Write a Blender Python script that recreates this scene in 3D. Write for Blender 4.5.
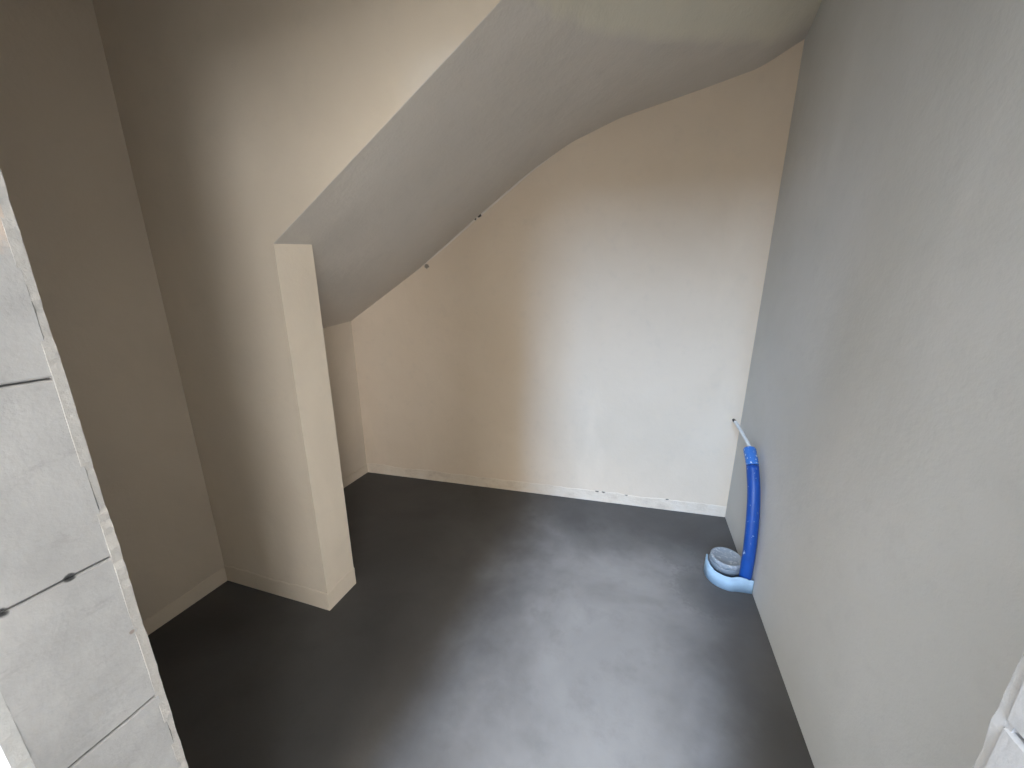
import bpy, bmesh, math, random
from mathutils import Vector, noise

random.seed(7)
for o in list(bpy.data.objects):
    bpy.data.objects.remove(o, do_unlink=True)
sc = bpy.context.scene
COL = sc.collection

# ------------------------------------------------------------------ camera
cam_d = bpy.data.cameras.new('camera')
cam = bpy.data.objects.new('camera', cam_d)
COL.objects.link(cam)
cam.location = (0, 0, 1.35)
cam.rotation_euler = (math.radians(90 - 14.9), 0, math.radians(18.5))
cam_d.sensor_width = 36.0
cam_d.lens = 375 / 1024 * 36.0
cam_d.clip_start = 0.01
sc.camera = cam

# ------------------------------------------------------------------ world: even overcast sky
w = bpy.data.worlds.new('World')
sc.world = w
w.use_nodes = True
w.node_tree.nodes['Background'].inputs[0].default_value = (0.80, 0.90, 1.0, 1)
w.node_tree.nodes['Background'].inputs[1].default_value = 1.0

# ------------------------------------------------------------------ window daylight in the hall, plus two added fill lamps
def area(name, loc, target, sx, sy, power, col):
    d = bpy.data.lights.new(name, 'AREA')
    d.shape = 'RECTANGLE'; d.size = sx; d.size_y = sy
    d.energy = power; d.color = col
    o = bpy.data.objects.new(name, d); COL.objects.link(o)
    o.location = loc
    o.rotation_euler = (Vector(target) - Vector(loc)).to_track_quat('-Z', 'Y').to_euler()
    return o
area('daylight_tall_window', (-1.04, -4.96, 3.75), (-0.82, 0.0, 1.9), 1.05, 3.0, 600, (0.40, 0.625, 1.0))
area('daylight_side_window', (3.72, -4.3, 2.6), (-0.2, 0.2, 1.2), 1.4, 2.0, 220, (0.90, 0.94, 1.0))
area('fill_left', (-3.0, -4.1, 1.8), (0.0, 0.2, 1.3), 1.4, 2.4, 90, (0.88, 0.93, 1.0))  # added fill from the left, brightens the right wall
area('fill_overhead', (-0.6, -3.3, 5.35), (-0.6, -3.3, 0.0), 2.0, 2.0, 460, (1.0, 0.95, 0.87))  # added overhead fill to raise the ambient light, no known skylight

sc.view_settings.view_transform = 'Standard'
sc.view_settings.look = 'None'
sc.view_settings.exposure = 0.0
sc.view_settings.gamma = 1.0
sc.view_settings.use_curve_mapping = False

# ------------------------------------------------------------------ materials
class NT:
    def __init__(s, name):
        s.m = bpy.data.materials.new(name); s.m.use_nodes = True
        s.t = s.m.node_tree; s.b = s.t.nodes['Principled BSDF']
        s.pos = s.t.nodes.new('ShaderNodeNewGeometry').outputs['Position']
    def n(s, typ, **kw):
        x = s.t.nodes.new(typ)
        for k, v in kw.items(): setattr(x, k, v)
        return x
    def link(s, a, b): s.t.links.new(a, b)
    def noise(s, scale, detail=5, rough=0.6, vec=None, dist=0.0):
        x = s.n('ShaderNodeTexNoise')
        x.inputs['Scale'].default_value = scale; x.inputs['Detail'].default_value = detail
        x.inputs['Roughness'].default_value = rough; x.inputs['Distortion'].default_value = dist
        s.link(vec or s.pos, x.inputs['Vector'])
        return x.outputs['Fac']
    def ramp(s, fac, stops):
        r = s.n('ShaderNodeValToRGB'); e = r.color_ramp.elements
        while len(e) < len(stops): e.new(0.5)
        for i, (p, c) in enumerate(stops):
            e[i].position = p; e[i].color = (*c, 1) if len(c) == 3 else c
        s.link(fac, r.inputs[0]); return r.outputs[0]
    def mix(s, fac, a, b, mode='MIX'):
        x = s.n('ShaderNodeMix', data_type='RGBA', blend_type=mode)
        for v, i in ((fac, 0), (a, 6), (b, 7)):
            if hasattr(v, 'links'): s.link(v, x.inputs[i])
            else: x.inputs[i].default_value = v if i == 0 else (*v, 1)
        return x.outputs[2]
    def math(s, op, a, b=None, clamp=False):
        x = s.n('ShaderNodeMath', operation=op, use_clamp=clamp)
        for i, v in enumerate((a, b)):
            if v is None: continue
            if hasattr(v, 'links'): s.link(v, x.inputs[i])
            else: x.inputs[i].default_value = v
        return x.outputs[0]
    def mapr(s, v, a, b, c=0.0, d=1.0):
        x = s.n('ShaderNodeMapRange'); x.interpolation_type = 'SMOOTHSTEP'
        s.link(v, x.inputs[0])
        for i, q in enumerate((a, b, c, d)): x.inputs[i + 1].default_value = q
        return x.outputs[0]
    def sep(s):
        x = s.n('ShaderNodeSeparateXYZ'); s.link(s.pos, x.inputs[0]); return x.outputs
    def stretch(s, v):
        x = s.n('ShaderNodeVectorMath', operation='MULTIPLY'); s.link(s.pos, x.inputs[0])
        x.inputs[1].default_value = v; return x.outputs[0]
    def spot(s, p, r, vec=None):           # 1 inside a blot round p with a ragged outline
        x = s.n('ShaderNodeVectorMath', operation='DISTANCE'); s.link(s.pos, x.inputs[0])
        x.inputs[1].default_value = p
        d = s.math('ADD', x.outputs['Value'], s.math('MULTIPLY', s.math('SUBTRACT', s.noise(60, 3), 0.5), r * 1.2))
        return s.mapr(d, r * 0.6, r, 1.0, 0.0)
    def finish(s, col, rough=0.9, bump=None, bstr=0.2, bdist=0.01, spec=0.25):
        if hasattr(col, 'links'): s.link(col, s.b.inputs['Base Color'])
        else: s.b.inputs['Base Color'].default_value = (*col, 1)
        if hasattr(rough, 'links'): s.link(rough, s.b.inputs['Roughness'])
        else: s.b.inputs['Roughness'].default_value = rough
        s.b.inputs['Specular IOR Level'].default_value = spec
        if bump is not None:
            x = s.n('ShaderNodeBump'); x.inputs['Strength'].default_value = bstr
            x.inputs['Distance'].default_value = bdist
            s.link(bump, x.inputs['Height']); s.link(x.outputs[0], s.b.inputs['Normal'])
        return s.m

def plaster(name, a, b, spots=(), bstr=0.25, upper_tint=None):
    m = NT(name)
    f = m.noise(1.3, 5, 0.55, dist=0.4)
    c = m.ramp(f, [(0.3, b), (0.7, a)])
    fine = m.noise(14, 6, 0.65)
    c = m.mix(m.mapr(fine, 0.52, 0.72, 0, 0.30), c, tuple(x * 0.86 for x in a))
    sm = m.noise(3.1, 4, 0.6, m.stretch((1, 1, 0.35)))
    c = m.mix(m.mapr(sm, 0.55, 0.75, 0, 0.3), c, tuple(min(1, x * 1.1) for x in a))
    if upper_tint:                               # lighter, yellower tint on the upper flight of the soffit
        at = m.n('ShaderNodeAttribute', attribute_name='upper_tint')
        c = m.mix(at.outputs['Fac'], c, m.ramp(f, [(0.3, tuple(x*0.93 for x in upper_tint)), (0.7, upper_tint)]))
    for p, r, k in spots:
        c = m.mix(m.spot(p, r), c, k)
    h = m.math('ADD', m.noise(5, 4), m.math('MULTIPLY', m.noise(120, 3), 0.12))
    return m.finish(c, 0.92, h, bstr, 0.02)

DARK = (0.06, 0.05, 0.04)
M_back = plaster('plaster_cream', (0.84, 0.695, 0.54), (0.77, 0.625, 0.47),
                 [((-1.255, 2.108, 1.455), 0.018, (0.30, 0.25, 0.2)), ((-0.91, 2.14, 1.735), 0.016, DARK),
                  ((-0.93, 2.137, 1.722), 0.012, DARK)])
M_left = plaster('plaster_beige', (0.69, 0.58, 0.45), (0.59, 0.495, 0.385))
M_nib = plaster('plaster_beige_light', (0.77, 0.655, 0.515), (0.69, 0.58, 0.45))
M_right = plaster('plaster_grey_white', (0.66, 0.645, 0.615), (0.58, 0.57, 0.53))
M_soffit = plaster('plaster_soffit_grey', (0.69, 0.615, 0.53), (0.62, 0.555, 0.475), bstr=0.4, upper_tint=(0.79, 0.715, 0.57))
M_hall_floor = plaster('hall_screed_pale', (0.52, 0.50, 0.47), (0.45, 0.43, 0.40))  # pale tone chosen to bounce light up onto the soffit
M_hall = plaster('plaster_hall', (0.86, 0.82, 0.75), (0.82, 0.78, 0.71))

SPB = [((-0.165, 2.202, 0.079), 0.016), ((-0.125, 2.206, 0.077), 0.017), ((0.015, 2.219, 0.076), 0.015), ((0.258, 2.240, 0.081), 0.015)]
def mat_band():
    m = NT('plaster_band_stained')
    f = m.noise(9, 6, 0.7)
    c = m.ramp(f, [(0.3, (0.70, 0.57, 0.44)), (0.5, (0.83, 0.70, 0.555)), (0.75, (0.85, 0.74, 0.62))])
    d = m.noise(26, 5, 0.7, m.stretch((0.5, 0.5, 1.6)))
    c = m.mix(m.mapr(d, 0.66, 0.76, 0, 0.5), c, (0.30, 0.24, 0.18))
    for p, r in SPB: c = m.mix(m.spot(p, r), c, (0.10, 0.085, 0.07))
    return m.finish(c, 0.95, m.math('ADD', f, d), 0.5, 0.01)
M_band = mat_band()

def mat_block():
    m = NT('aerated_concrete_block')
    f = m.noise(4, 6, 0.65, dist=0.6)
    c = m.ramp(f, [(0.32, (0.25, 0.242, 0.233)), (0.55, (0.335, 0.324, 0.312)), (0.75, (0.385, 0.372, 0.358))])
    st = m.noise(9, 5, 0.7, m.stretch((1, 1, 2.2)))
    c = m.mix(m.mapr(st, 0.55, 0.7, 0, 0.55), c, (0.22, 0.213, 0.206))
    for p, r, k in [((-0.65, 0.196, 0.9945), 0.0065, (0.05, 0.05, 0.05)), ((-0.65, 0.1415, 0.994), 0.007, (0.05, 0.05, 0.05)),
                    ((-0.65, 0.232, 0.870), 0.004, (0.22, 0.18, 0.16)), ((-0.65, 0.245, 1.44), 0.06, (0.42, 0.35, 0.30))]:
        c = m.mix(m.spot(p, r), c, k)
    h = m.math('ADD', m.noise(40, 5), m.math('MULTIPLY', m.noise(220, 2), 0.4))
    return m.finish(c, 0.95, h, 0.16, 0.006)
M_block = mat_block()
M_mortar = plaster('mortar_dark', (0.30, 0.29, 0.28), (0.2, 0.2, 0.2))
M_edge = plaster('plaster_edge', (0.37, 0.355, 0.335), (0.33, 0.305, 0.275), bstr=0.5)
M_bead = plaster('plaster_bead', (0.86, 0.76, 0.66), (0.80, 0.70, 0.60), [((-0.91, 2.135, 1.728), 0.014, DARK), ((-0.935, 2.133, 1.712), 0.010, DARK)], bstr=0.5)
M_edge_grey = plaster('plaster_edge_grey', (0.40, 0.39, 0.37), (0.34, 0.33, 0.315), bstr=0.4)

def mat_floor():
    m = NT('concrete_screed')
    xyz = m.sep()
    big = m.noise(1.6, 5, 0.55, dist=0.5)
    c = m.ramp(big, [(0.3, (0.18, 0.176, 0.174)), (0.7, (0.33, 0.325, 0.322))])
    mot = m.noise(7, 6, 0.7)
    c = m.mix(m.mapr(mot, 0.45, 0.75, 0, 0.45), c, (0.17, 0.166, 0.164))
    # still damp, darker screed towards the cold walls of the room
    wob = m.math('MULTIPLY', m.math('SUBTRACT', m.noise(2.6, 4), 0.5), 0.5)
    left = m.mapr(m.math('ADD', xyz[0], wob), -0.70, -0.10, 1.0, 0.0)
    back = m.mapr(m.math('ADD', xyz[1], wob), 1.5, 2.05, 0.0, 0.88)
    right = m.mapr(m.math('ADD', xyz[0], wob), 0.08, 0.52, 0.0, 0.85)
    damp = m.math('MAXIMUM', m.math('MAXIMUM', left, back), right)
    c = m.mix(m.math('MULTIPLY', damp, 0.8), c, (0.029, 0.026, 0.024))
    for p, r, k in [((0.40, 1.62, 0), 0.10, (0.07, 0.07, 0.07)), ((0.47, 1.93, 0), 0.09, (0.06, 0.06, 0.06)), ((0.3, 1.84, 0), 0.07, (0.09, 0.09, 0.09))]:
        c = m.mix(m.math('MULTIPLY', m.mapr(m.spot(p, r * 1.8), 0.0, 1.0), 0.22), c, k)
    h = m.math('ADD', m.noise(9, 5), m.math('MULTIPLY', m.noise(90, 3), 0.25))
    r = m.mapr(big, 0.3, 0.7, 0.62, 0.5)
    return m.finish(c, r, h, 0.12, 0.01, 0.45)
M_floor = mat_floor()

def plastic(name, a, rough=0.4, flecks=None, thr=0.68):
    m = NT(name)
    c = m.mix(m.mapr(m.noise(12, 4), 0.35, 0.7), tuple(x * 0.85 for x in a), a)
    if flecks: c = m.mix(m.mapr(m.noise(70, 3, 0.6), thr, thr + 0.04), c, flecks)
    return m.finish(c, rough, m.noise(60, 2), 0.05, 0.002, 0.5)
M_blue = plastic('conduit_blue', (0.010, 0.085, 0.40), 0.42, (0.45, 0.55, 0.75), 0.655)
M_bluew = plastic('conduit_blue_scuffed', (0.05, 0.2, 0.60), 0.5, (0.75, 0.8, 0.88), 0.60)
M_white = plastic('cable_white', (0.85, 0.85, 0.83), 0.45)
M_black = plastic('dark_core', (0.03, 0.03, 0.035), 0.6)
M_foam = plastic('foam_pale_blue', (0.42, 0.60, 0.77), 0.7)
M_pipe = plastic('drain_grey', (0.27, 0.31, 0.345), 0.55, (0.42, 0.44, 0.46), 0.6)
M_cap = plastic('drain_cap_dusty', (0.33, 0.37, 0.41), 0.65, (0.48, 0.50, 0.52), 0.56)
M_frame = plastic('window_frame_white', (0.8, 0.8, 0.8), 0.5)

# ------------------------------------------------------------------ mesh helpers
def obj(name, bm, mat, parent=None, smooth=False):
    me = bpy.data.meshes.new(name)
    bmesh.ops.recalc_face_normals(bm, faces=bm.faces[:])
    bm.to_mesh(me); bm.free()
    if smooth:
        for p in me.polygons: p.use_smooth = True
    me.materials.append(mat)
    o = bpy.data.objects.new(name, me); COL.objects.link(o)
    if parent: o.parent = parent
    return o
def struct(name, bm, mat, label, cat, **kw):
    o = obj(name, bm, mat, **kw)
    o['kind'] = 'structure'; o['label'] = label; o['category'] = cat
    return o
def box(bm, x0, x1, y0, y1, z0, z1):
    v = [bm.verts.new(p) for p in ((x0,y0,z0),(x1,y0,z0),(x1,y1,z0),(x0,y1,z0),(x0,y0,z1),(x1,y0,z1),(x1,y1,z1),(x0,y1,z1))]
    for f in ((0,3,2,1),(4,5,6,7),(0,1,5,4),(1,2,6,5),(2,3,7,6),(3,0,4,7)):
        bm.faces.new([v[i] for i in f])
def prism(bm, pts, off):
    a = [bm.verts.new(p) for p in pts]; b = [bm.verts.new(Vector(p) + Vector(off)) for p in pts]
    n = len(pts)
    bm.faces.new(a); bm.faces.new(b[::-1])
    for i in range(n): bm.faces.new((a[i], b[i], b[(i+1) % n], a[(i+1) % n]))
def wallslab(bm, a, b, z0, z1, off):   # vertical slab between floor points a and b
    prism(bm, [(a[0],a[1],z0),(b[0],b[1],z0),(b[0],b[1],z1),(a[0],a[1],z1)], off)
def tube(bm, pts, rads, seg=20, cap=True):
    rings = []; pts = [Vector(p) for p in pts]
    for i, p in enumerate(pts):
        t = (pts[min(i+1, len(pts)-1)] - pts[max(i-1, 0)]).normalized()
        u = t.cross(Vector((0, 1, 0.01))).normalized(); v = t.cross(u)
        r = rads[i] if hasattr(rads, '__len__') else rads
        rings.append([bm.verts.new(p + (u*math.cos(k*2*math.pi/seg) + v*math.sin(k*2*math.pi/seg)) * r) for k in range(seg)])
    for a, b in zip(rings, rings[1:]):
        for k in range(seg): bm.faces.new((a[k], a[(k+1) % seg], b[(k+1) % seg], b[k]))
    if cap: bm.faces.new(rings[0]); bm.faces.new(rings[-1][::-1])
def lathe(bm, c, prof, seg=40):
    rings = []
    for r, z in prof:
        if r < 1e-6: rings.append([bm.verts.new((c[0], c[1], z))])
        else: rings.append([bm.verts.new((c[0]+r*math.cos(k*2*math.pi/seg), c[1]+r*math.sin(k*2*math.pi/seg), z)) for k in range(seg)])
    for a, b in zip(rings, rings[1:]):
        for k in range(seg):
            A = [a[k % len(a)], a[(k+1) % len(a)], b[(k+1) % len(b)], b[k % len(b)]]
            A = list(dict.fromkeys(A))
            if len(A) > 2: bm.faces.new(A)
def catmull(P, n=8):
    P = [Vector(p) for p in P]; out = []
    Q = [2*P[0]-P[1]] + P + [2*P[-1]-P[-2]]
    for i in range(1, len(Q)-2):
        for k in range(n):
            t = k/n; a, b, c, d = Q[i-1], Q[i], Q[i+1], Q[i+2]
            out.append(0.5*((2*b) + (c-a)*t + (2*a-5*b+4*c-d)*t*t + (3*b-a-3*c+d)*t**3))
    out.append(P[-1]); return out
def interp(x, X, Y):
    if x <= X[0]: return Y[0] + (x-X[0])*(Y[1]-Y[0])/(X[1]-X[0])
    for i in range(len(X)-1):
        if x <= X[i+1]: return Y[i] + (x-X[i])*(Y[i+1]-Y[i])/(X[i+1]-X[i])
    return Y[-1] + (x-X[-1])*(Y[-1]-Y[-2])/(X[-1]-X[-2])

CEIL = 2.75
XR = 0.587                                            # right wall face
def yback(x): return 2.057 + (x + 1.818) * 0.0898      # back wall face
def ynib(x): return 0.972 + (x + 1.75) * 0.0305        # face of the wall that carries the stair

# ------------------------------------------------------------------ soffit height
XB = [-1.9,-1.789,-1.299,-.908,-.622,-.413,-.171,.185,.427,.571,.62]
ZB = [1.06,1.133,1.446,1.732,1.935,2.058,2.15,2.234,2.295,2.376,2.40]
CX = [-.311,-.293,-.238,-.151,-.044,.135,.332,.499,.587]
CY = [1.109,1.197,1.351,1.523,1.673,1.864,2.024,2.153,2.22]
CZ = [2.035,2.051,2.090,2.142,2.191,2.253,2.306,2.360,2.385]
def zsoffit(x, y):
    zb = (interp(x-0.03, XB, ZB) + interp(x, XB, ZB) + interp(x+0.03, XB, ZB)) / 3
    zf = 1.478 + 0.65 * (x + 1.155)
    t = (y - ynib(x)) / (yback(x) - ynib(x))
    lo = zf * (1-t) + zb * t
    if x < -0.42: return lo
    up = interp(x, CX, CZ) + 0.60 * (interp(x, CX, CY) - y)
    k = 0.012; d = up - lo
    return (0.5 * (up + lo) + 0.5 * math.sqrt(d*d + k*k))

def updiff(x, y):                       # > 0 where the winding upper flight takes over
    t = (y - ynib(x)) / (yback(x) - ynib(x))
    lo = (1.478 + 0.65 * (x + 1.155)) * (1-t) + interp(x, XB, ZB) * t
    return interp(x, CX, CZ) + 0.60 * (interp(x, CX, CY) - y) - lo if x > -0.42 else -1

# ------------------------------------------------------------------ setting: the cupboard under the stair
bm = bmesh.new(); box(bm, -3.2, 4.5, -5.2, 0.05, -0.12, 0)
struct('floor_hall', bm, M_hall_floor, 'unseen concrete floor of the hall, made pale to bounce light', 'floor')
bm = bmesh.new(); box(bm, -3.2, 2.6, 0.05, 2.5, -0.12, 0)
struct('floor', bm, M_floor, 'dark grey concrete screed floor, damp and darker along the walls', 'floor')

bm = bmesh.new(); wallslab(bm, (-2.05, yback(-2.05)), (0.75, yback(0.75)), -0.05, CEIL + 0.1, (0, 0.15, 0))
wb = struct('wall_back', bm, M_back, 'cream plastered back wall under the sloping stair soffit', 'wall')

bm = bmesh.new(); wallslab(bm, (XR, -0.05), (XR, 2.4), -0.05, CEIL + 0.1, (0.15, 0, 0))
struct('wall_right', bm, M_right, 'pale grey plastered right wall behind the blue conduit', 'wall')

bm = bmesh.new()
prism(bm, [(-1.775,0.10,-.05),(-1.7405,0.98,-.05),(-1.76,1.1,-.05),(-1.838,1.12,-.05),(-1.838,1.825,-.05),(-1.818,2.1,-.05),(-2.0,2.1,-.05),(-2.0,0.10,-.05)], (0,0,CEIL+0.15))
struct('wall_left', bm, M_left, 'shaded beige plastered left wall running back behind the stub', 'wall')

# stair wall: stub down to the floor and the triangle of wall above the soffit edge
bm = bmesh.new()
prof = [(-1.85, -0.05, .158), (-1.155, -0.05, .158), (-1.155, zsoffit(-1.155, ynib(-1.155)) + 0.025, .158), (-1.1545, zsoffit(-1.155, ynib(-1.155)) + 0.003, .02)]
x = -1.12
while x < XR + 0.05:
    z = zsoffit(x, ynib(x)) + 0.002
    if z > CEIL: break
    prof.append((x, z, .02)); x += 0.04
prof += [(x, CEIL + 0.05, .02), (-1.1545, CEIL + 0.05, .02), (-1.155, CEIL + 0.05, .158), (-1.85, CEIL + 0.05, .158)]
fa = [bm.verts.new((px, ynib(px), pz)) for px, pz, pd in prof]
fb = [bm.verts.new((px, ynib(px) + pd, pz)) for px, pz, pd in prof]
bm.faces.new(fa); bm.faces.new(fb[::-1])
for i in range(len(prof)): bm.faces.new((fa[i], fb[i], fb[(i+1) % len(prof)], fa[(i+1) % len(prof)]))
ws = struct('wall_stair', bm, M_nib, 'beige plastered stub wall rising into the slanted stair edge', 'wall')
bv = ws.modifiers.new('soft_arris', 'BEVEL'); bv.width = 0.003; bv.segments = 2; bv.limit_method = 'ANGLE'; bv.angle_limit = math.radians(60)

# sloping soffit: straight flight from the left, winding round towards the right wall
bm = bmesh.new()
NX, NY = 160, 90
bot, top = [], []
for i in range(NX + 1):
    x = -1.90 + i * (0.66 + 1.90) / NX
    rb, rt = [], []
    for j in range(NY + 1):
        y0, y1 = ynib(x) + 0.001, yback(x) + 0.02
        y = y0 + (y1 - y0) * j / NY
        z = zsoffit(x, y)
        n = noise.noise(Vector((x*2.2, y*2.2, 3.1))) * 0.007 * min(1, (y - y0) / 0.15) * min(1, (y1 - y) / 0.15)
        z = min(z + n, CEIL + 0.03)
        rb.append(bm.verts.new((x, y, z))); rt.append(bm.verts.new((x, y, z + 0.05)))
    bot.append(rb); top.append(rt)
for i in range(NX):
    for j in range(NY):
        bm.faces.new((bot[i][j], bot[i][j+1], bot[i+1][j+1], bot[i+1][j]))
        bm.faces.new((top[i][j], top[i+1][j], top[i+1][j+1], top[i][j+1]))
for i in range(NX):
    for j in (0, NY): bm.faces.new((bot[i][j], bot[i+1][j], top[i+1][j], top[i][j]))
for j in range(NY):
    for i in (0, NX): bm.faces.new((bot[i][j], bot[i][j+1], top[i][j+1], top[i][j]))
lay = bm.verts.layers.float_color.new('upper_tint')
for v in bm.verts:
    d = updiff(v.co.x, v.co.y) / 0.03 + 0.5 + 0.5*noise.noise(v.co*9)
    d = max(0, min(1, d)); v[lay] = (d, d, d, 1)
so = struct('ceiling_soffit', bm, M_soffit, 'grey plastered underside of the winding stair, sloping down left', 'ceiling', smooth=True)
es = so.modifiers.new('sharp_edges', 'EDGE_SPLIT'); es.split_angle = math.radians(50)

bm = bmesh.new(); box(bm, -2.0, 0.75, 0.10, 1.05, CEIL, CEIL + 0.1)
struct('ceiling', bm, M_soffit, 'flat plastered ceiling in front of the stair wall', 'ceiling')

# pale bead of plaster where the back wall stops under the soffit
bm = bmesh.new()
rows = []
for i in range(60):
    x = -1.36 + i * 0.90 / 59
    r = 0.006 + 0.003 * noise.noise(Vector((x*9, 0, 0))) 
    tp = max(0.02, min(1, i/15, (59-i)/15)); r *= tp
    y, z = yback(x), zsoffit(x, yback(x))
    rows.append([bm.verts.new(p) for p in ((x, y+0.01, z-0.010*tp), (x, y-r, z-0.010*tp), (x, y-r*1.2, z-0.003*tp), (x, y-r*0.4, z+0.012), (x, y+0.01, z+0.012))])
for a, b in zip(rows, rows[1:]):
    for k in range(4): bm.faces.new((a[k], a[k+1], b[k+1], b[k]))
struct('trim_1', bm, M_bead, 'thin pale plaster bead between back wall and sloping soffit', 'trim', smooth=True)

# stained bands of plaster along the floor
def band(name, a, b, off, h, label, seed, mat=None):
    a, b = Vector((*a, 0)), Vector((*b, 0)); L = (b-a).length; n = max(8, int(L/0.02))
    pts = [a + (b-a)*(i/n) for i in range(n+1)]
    off = Vector(off); bm = bmesh.new(); R = []
    for i, p in enumerate(pts):
        hh = h + 0.012*noise.noise(Vector((i*0.02*5, seed, 0))) + 0.006*noise.noise(Vector((i*0.02*25, seed, 1)))
        o = off * (1 + 0.4*noise.noise(Vector((i*0.02*8, seed, 2))))
        R.append([bm.verts.new(q) for q in (p - off, p + o + Vector((0,0,-0.01)), p + o + Vector((0,0,hh-0.004)), p + o*0.3 + Vector((0,0,hh)), p - off + Vector((0,0,hh)))])
    for A, B in zip(R, R[1:]):
        for k in range(4): bm.faces.new((A[k], A[k+1], B[k+1], B[k]))
    bm.faces.new(R[0]); bm.faces.new(R[-1][::-1])
    struct(name, bm, mat or M_band, label, 'skirting band')
band('baseboard_back', (-1.82, yback(-1.82)), (XR, yback(XR)), (0, -0.0022, 0), 0.072, 'cracked, stained plaster band along the foot of the back wall', 1)
band('baseboard_left', (-1.753, 0.6), (-1.7405, 0.975), (0.0022, 0, 0), 0.07, 'pale plaster band along the foot of the left wall', 2, M_nib)
band('baseboard_alcove', (-1.838, 1.15), (-1.819, 2.06), (0.0022, 0, 0), 0.06, 'stained plaster band on the left wall behind the stub', 3, M_left)
band('baseboard_stair', (-1.745, ynib(-1.745)), (-1.155, ynib(-1.155)), (0, -0.0032, 0), 0.085, 'pale plaster band along the foot of the stub wall face', 4, M_nib)
band('baseboard_stub', (-1.155, ynib(-1.155)-0.0032), (-1.155, ynib(-1.155)+0.158), (0.0032, 0, 0), 0.085, 'pale plaster band around the end of the stub wall', 5, M_nib)

# ------------------------------------------------------------------ front wall with the doorway the camera stands in
XL, XJ = -0.65, 0.2165                                   # the two jambs
YB0, YB1, YP = 0.118, 0.240, 0.2455                     # block back and front, plaster face in the room
HEAD = 2.0
COURSE = 0.2485
def ragged_slab(bm, xj, xfar, y0, y1, z1, amp, seed):
    pts = []; n = 260
    for i in range(n + 1):
        z = z1 * i / n
        pts.append((xj + amp*noise.noise(Vector((seed, z*14, 0))) + amp*0.9*noise.noise(Vector((seed, z*70, 5))), y0, z))
    prism(bm, pts + [(xfar, y0, z1), (xfar, y0, 0)], (0, y1-y0, 0))

bm = bmesh.new()
box(bm, -1.8, XL - 0.62, YB0, YB1, 0, CEIL); box(bm, XL - 0.62, XL - 0.012, YB0 + 0.012, YB1 - 0.004, 0, CEIL)
box(bm, XJ + 0.012, XR + 0.05, YB0 + 0.012, YB1 - 0.004, 0, CEIL); box(bm, XL - 0.012, XJ + 0.012, YB0, YB1, HEAD + 0.1, CEIL)
wf = struct('wall_front', bm, M_mortar, 'raw block wall with the open doorway in the foreground', 'wall')
def block(x0, x1, z0, z1, name='block'):
    bm = bmesh.new(); box(bm, x0, x1, YB0, YB1, z0, z1)
    bmesh.ops.subdivide_edges(bm, edges=bm.edges[:], cuts=2, use_grid_fill=True)
    bmesh.ops.bevel(bm, geom=[e for e in bm.edges if len(e.link_faces) == 2 and e.calc_face_angle() > 1], offset=0.0022, segments=1, affect='EDGES')
    for v in bm.verts:
        v.co += Vector((0.0016 * noise.noise(v.co * 11), 0, 0.0012*noise.noise(v.co * 17 + Vector((5, 0, 0)))))
    return obj(name, bm, M_block, wf)
for k in range(8):
    ln = 0.6 if k % 2 else 0.3
    block(XL - ln, XL, k*COURSE + 0.0012, (k+1)*COURSE - 0.0012)
    if ln == 0.3: block(XL - 0.6, XL - 0.303, k*COURSE + 0.0012, (k+1)*COURSE - 0.0012)
    block(XJ, XR, k*COURSE + 0.115, (k+1)*COURSE + 0.1125)
block(XJ, XR, 0.002, 0.112)
block(XL - 0.2, XJ + 0.2, HEAD, HEAD + 0.2, 'lintel')
for nm, a0, a1, s, mt in (('plaster_coat', YB1 - 0.005, YP, 3.3, M_edge), ('plaster_coat', 0.106, YB0 + 0.002, 8.8, M_edge_grey)):
    bm = bmesh.new(); ragged_slab(bm, XL + 0.0008, -1.79, a0, a1, CEIL, 0.003, s); obj(nm, bm, mt, wf)
    bm = bmesh.new(); ragged_slab(bm, XJ + 0.002, XR + 0.02, a0, a1, CEIL, 0.0018, s + 1); obj(nm, bm, M_block, wf)

# ------------------------------------------------------------------ hall behind the camera (holds the daylight windows and the added fill lamps)
bm = bmesh.new()
box(bm, -3.1, -1.8, 0.106, 0.25, 0, 5.4); box(bm, XR + 0.05, 4.4, 0.106, 0.25, 0, 5.4); box(bm, -1.8, XR + 0.05, 0.106, 0.25, CEIL + 0.1, 5.4)
struct('wall_hall_front', bm, M_hall, 'plastered hall wall around the doorway', 'wall')
bm = bmesh.new()
for (p, q, r, s_) in ((-5.1, -4.9, 0, 5.4), (-2.5, 0.2, 0, 5.4), (-4.9, -2.5, 0, 0.4), (-4.9, -2.5, 3.0, 5.4)): box(bm, -3.2, -3.05, p, q, r, s_)  # opening made to go with the added left fill lamp
struct('wall_hall_left', bm, M_hall, 'plastered left wall of the hall', 'wall')
def wall_window(bm, ax, pos, a0, a1, z0, z1, w0, w1, v0, v1):
    for (p, q, r, s) in ((a0, w0, z0, z1), (w1, a1, z0, z1), (w0, w1, z0, v0), (w0, w1, v1, z1)):
        if ax == 'y': box(bm, p, q, pos - 0.15, pos, r, s)
        else: box(bm, pos, pos + 0.15, p, q, r, s)
bm = bmesh.new(); wall_window(bm, 'y', -5.0, -3.1, 4.5, 0, 5.4, -1.60, -0.48, 2.2, 5.3)
struct('wall_hall_back', bm, M_hall, 'plastered hall wall with the tall window', 'wall')
bm = bmesh.new(); wall_window(bm, 'x', 3.77, -5.1, 0.2, 0, 5.4, -4.95, -3.60, 1.55, 3.65)
struct('wall_hall_right', bm, M_hall, 'plastered hall wall with the side window', 'wall')
bm = bmesh.new()
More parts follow.
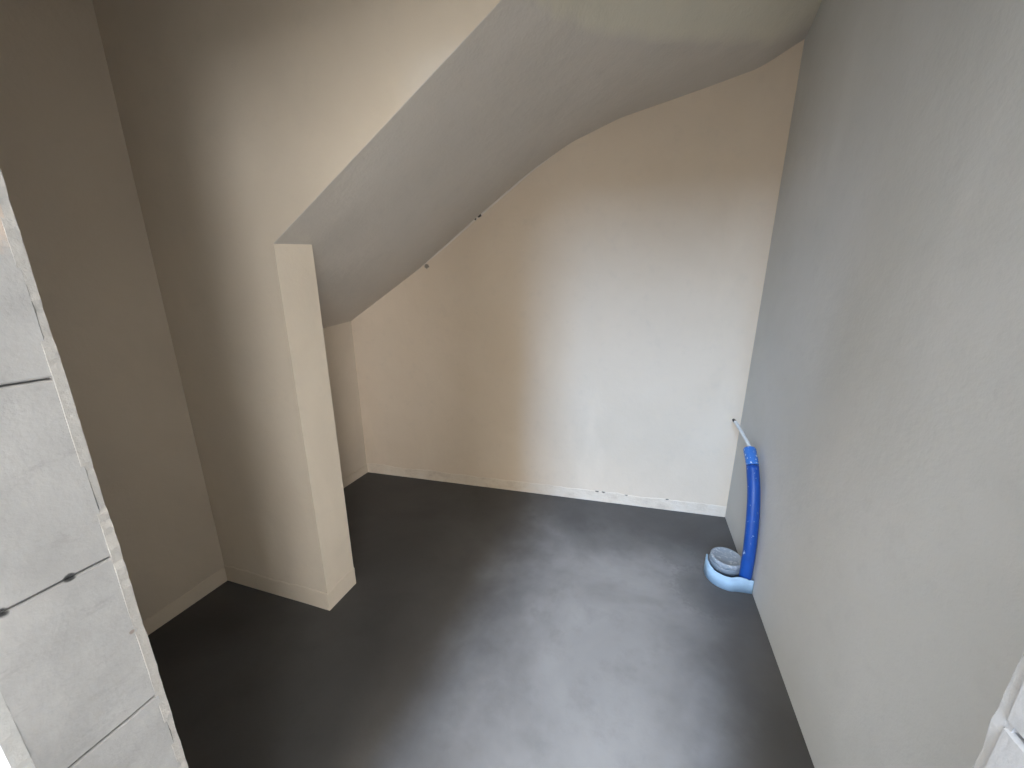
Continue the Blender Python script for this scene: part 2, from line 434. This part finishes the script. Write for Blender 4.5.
for (p, q, r, s_) in ((-3.2, -1.6, -5.2, 0.2), (0.4, 4.5, -5.2, 0.2), (-1.6, 0.4, -5.2, -4.3), (-1.6, 0.4, -2.3, 0.2)): box(bm, p, q, r, s_, 5.4, 5.5)  # hole made to go with the added overhead fill lamp
struct('ceiling_hall', bm, M_hall, 'plastered ceiling of the stair hall', 'ceiling')

# ------------------------------------------------------------------ things by the right wall
def thing(name, label, cat, loc):
    o = bpy.data.objects.new(name, None); COL.objects.link(o); o.location = loc
    o.empty_display_size = 0.1; o['label'] = label; o['category'] = cat; return o
def part(name, bm, mat, t, smooth=True):
    o = obj(name, bm, mat, t, smooth); o.matrix_parent_inverse = t.matrix_basis.inverted()
    return o

# capped drain pipe
dc = (0.496, 1.783)
t = thing('drain_pipe', 'short grey capped drain pipe standing in the floor corner', 'pipe', (dc[0], dc[1], 0))
bm = bmesh.new(); lathe(bm, dc, [(0, -0.02), (0.064, -0.02), (0.064, 0.03), (0.072, 0.034), (0.0735, 0.042), (0.0735, 0.056), (0.068, 0.060), (0, 0.060)])
part('socket', bm, M_pipe, t)
bm = bmesh.new(); lathe(bm, dc, [(0, 0.056), (0.066, 0.056), (0.0705, 0.066), (0.0705, 0.079), (0.067, 0.083), (0.062, 0.084), (0.059, 0.081), (0.02, 0.082), (0, 0.082)])
part('cap', bm, M_cap, t)

# pale blue foam strip bent round drain and conduit
path = catmull([(x, y, 0) for x, y in [(0.413, 1.790), (0.406, 1.745), (0.416, 1.700), (0.445, 1.668), (0.488, 1.654), (0.520, 1.660), (0.545, 1.664), (0.566, 1.666), (0.584, 1.668)]], 6)
bm = bmesh.new(); R = []
for i, p in enumerate(path):
    tg = (path[min(i+1, len(path)-1)] - path[max(i-1, 0)]).normalized(); nrm = Vector((tg.y, -tg.x, 0))
    hgt = 0.070 + 0.004*math.sin(i*0.25) - 0.004*noise.noise(Vector((i*0.3, 2, 0))); e = 0.0045
    R.append([bm.verts.new(p + nrm*o + Vector((0, 0, z))) for o, z in ((e*1.4, 0), (e, hgt-0.003), (e*0.4, hgt), (-e*0.4, hgt), (-e, hgt-0.003), (-e, 0))])
for a, b in zip(R, R[1:]):
    for k in range(6): bm.faces.new((a[k], a[(k+1) % 6], b[(k+1) % 6], b[k]))
bm.faces.new(R[0]); bm.faces.new(R[-1][::-1])
fo = obj('foam_strip', bm, M_foam, smooth=True)
fo['label'] = 'pale blue foam strip curled on the floor around drain and conduit'; fo['category'] = 'foam strip'

# blue conduit
cp = catmull([(0.560, 1.702, -0.02), (0.5585, 1.700, 0.09), (0.557, 1.708, 0.223), (0.556, 1.738, 0.350), (0.554, 1.778, 0.453), (0.550, 1.838, 0.545)], 7)
ce = catmull([(0.550, 1.838, 0.545), (0.5475, 1.868, 0.573), (0.545, 1.902, 0.600)], 7)
t = thing('blue_conduit', 'bright blue plastic conduit bowed up against the right wall', 'conduit', (0.557, 1.683, 0))
bm = bmesh.new(); tube(bm, cp, 0.0255, 24); part('tube', bm, M_blue, t)
# corrugated open end, a hollow sleeve
bm = bmesh.new()
rr = [0.0245 + (0.0022 if k % 2 else 0) for k in range(len(ce))]
tube(bm, ce, rr, 24, cap=False); tube(bm, ce, [0.0205]*len(ce), 24, cap=False)
part('corrugated_end', bm, M_bluew, t)

# white cable poking out of the conduit
cc = catmull([(0.549, 1.84, 0.553), (0.546, 1.897, 0.603), (0.536, 1.99, 0.630), (0.528, 2.10, 0.647), (0.524, 2.135, 0.651)], 7)
t = thing('white_cable', 'thin white cable sticking out of the blue conduit top', 'cable', cc[0])
bm = bmesh.new(); tube(bm, cc, 0.0078, 12); part('sheath', bm, M_white, t)
dv = (cc[-1] - cc[-2]).normalized()
bm = bmesh.new(); tube(bm, [cc[-1] - dv*0.004, cc[-1] + dv*0.006, cc[-1] + dv*0.022], [0.0080, 0.0085, 0.007], 12); part('dark_tip', bm, M_black, t)
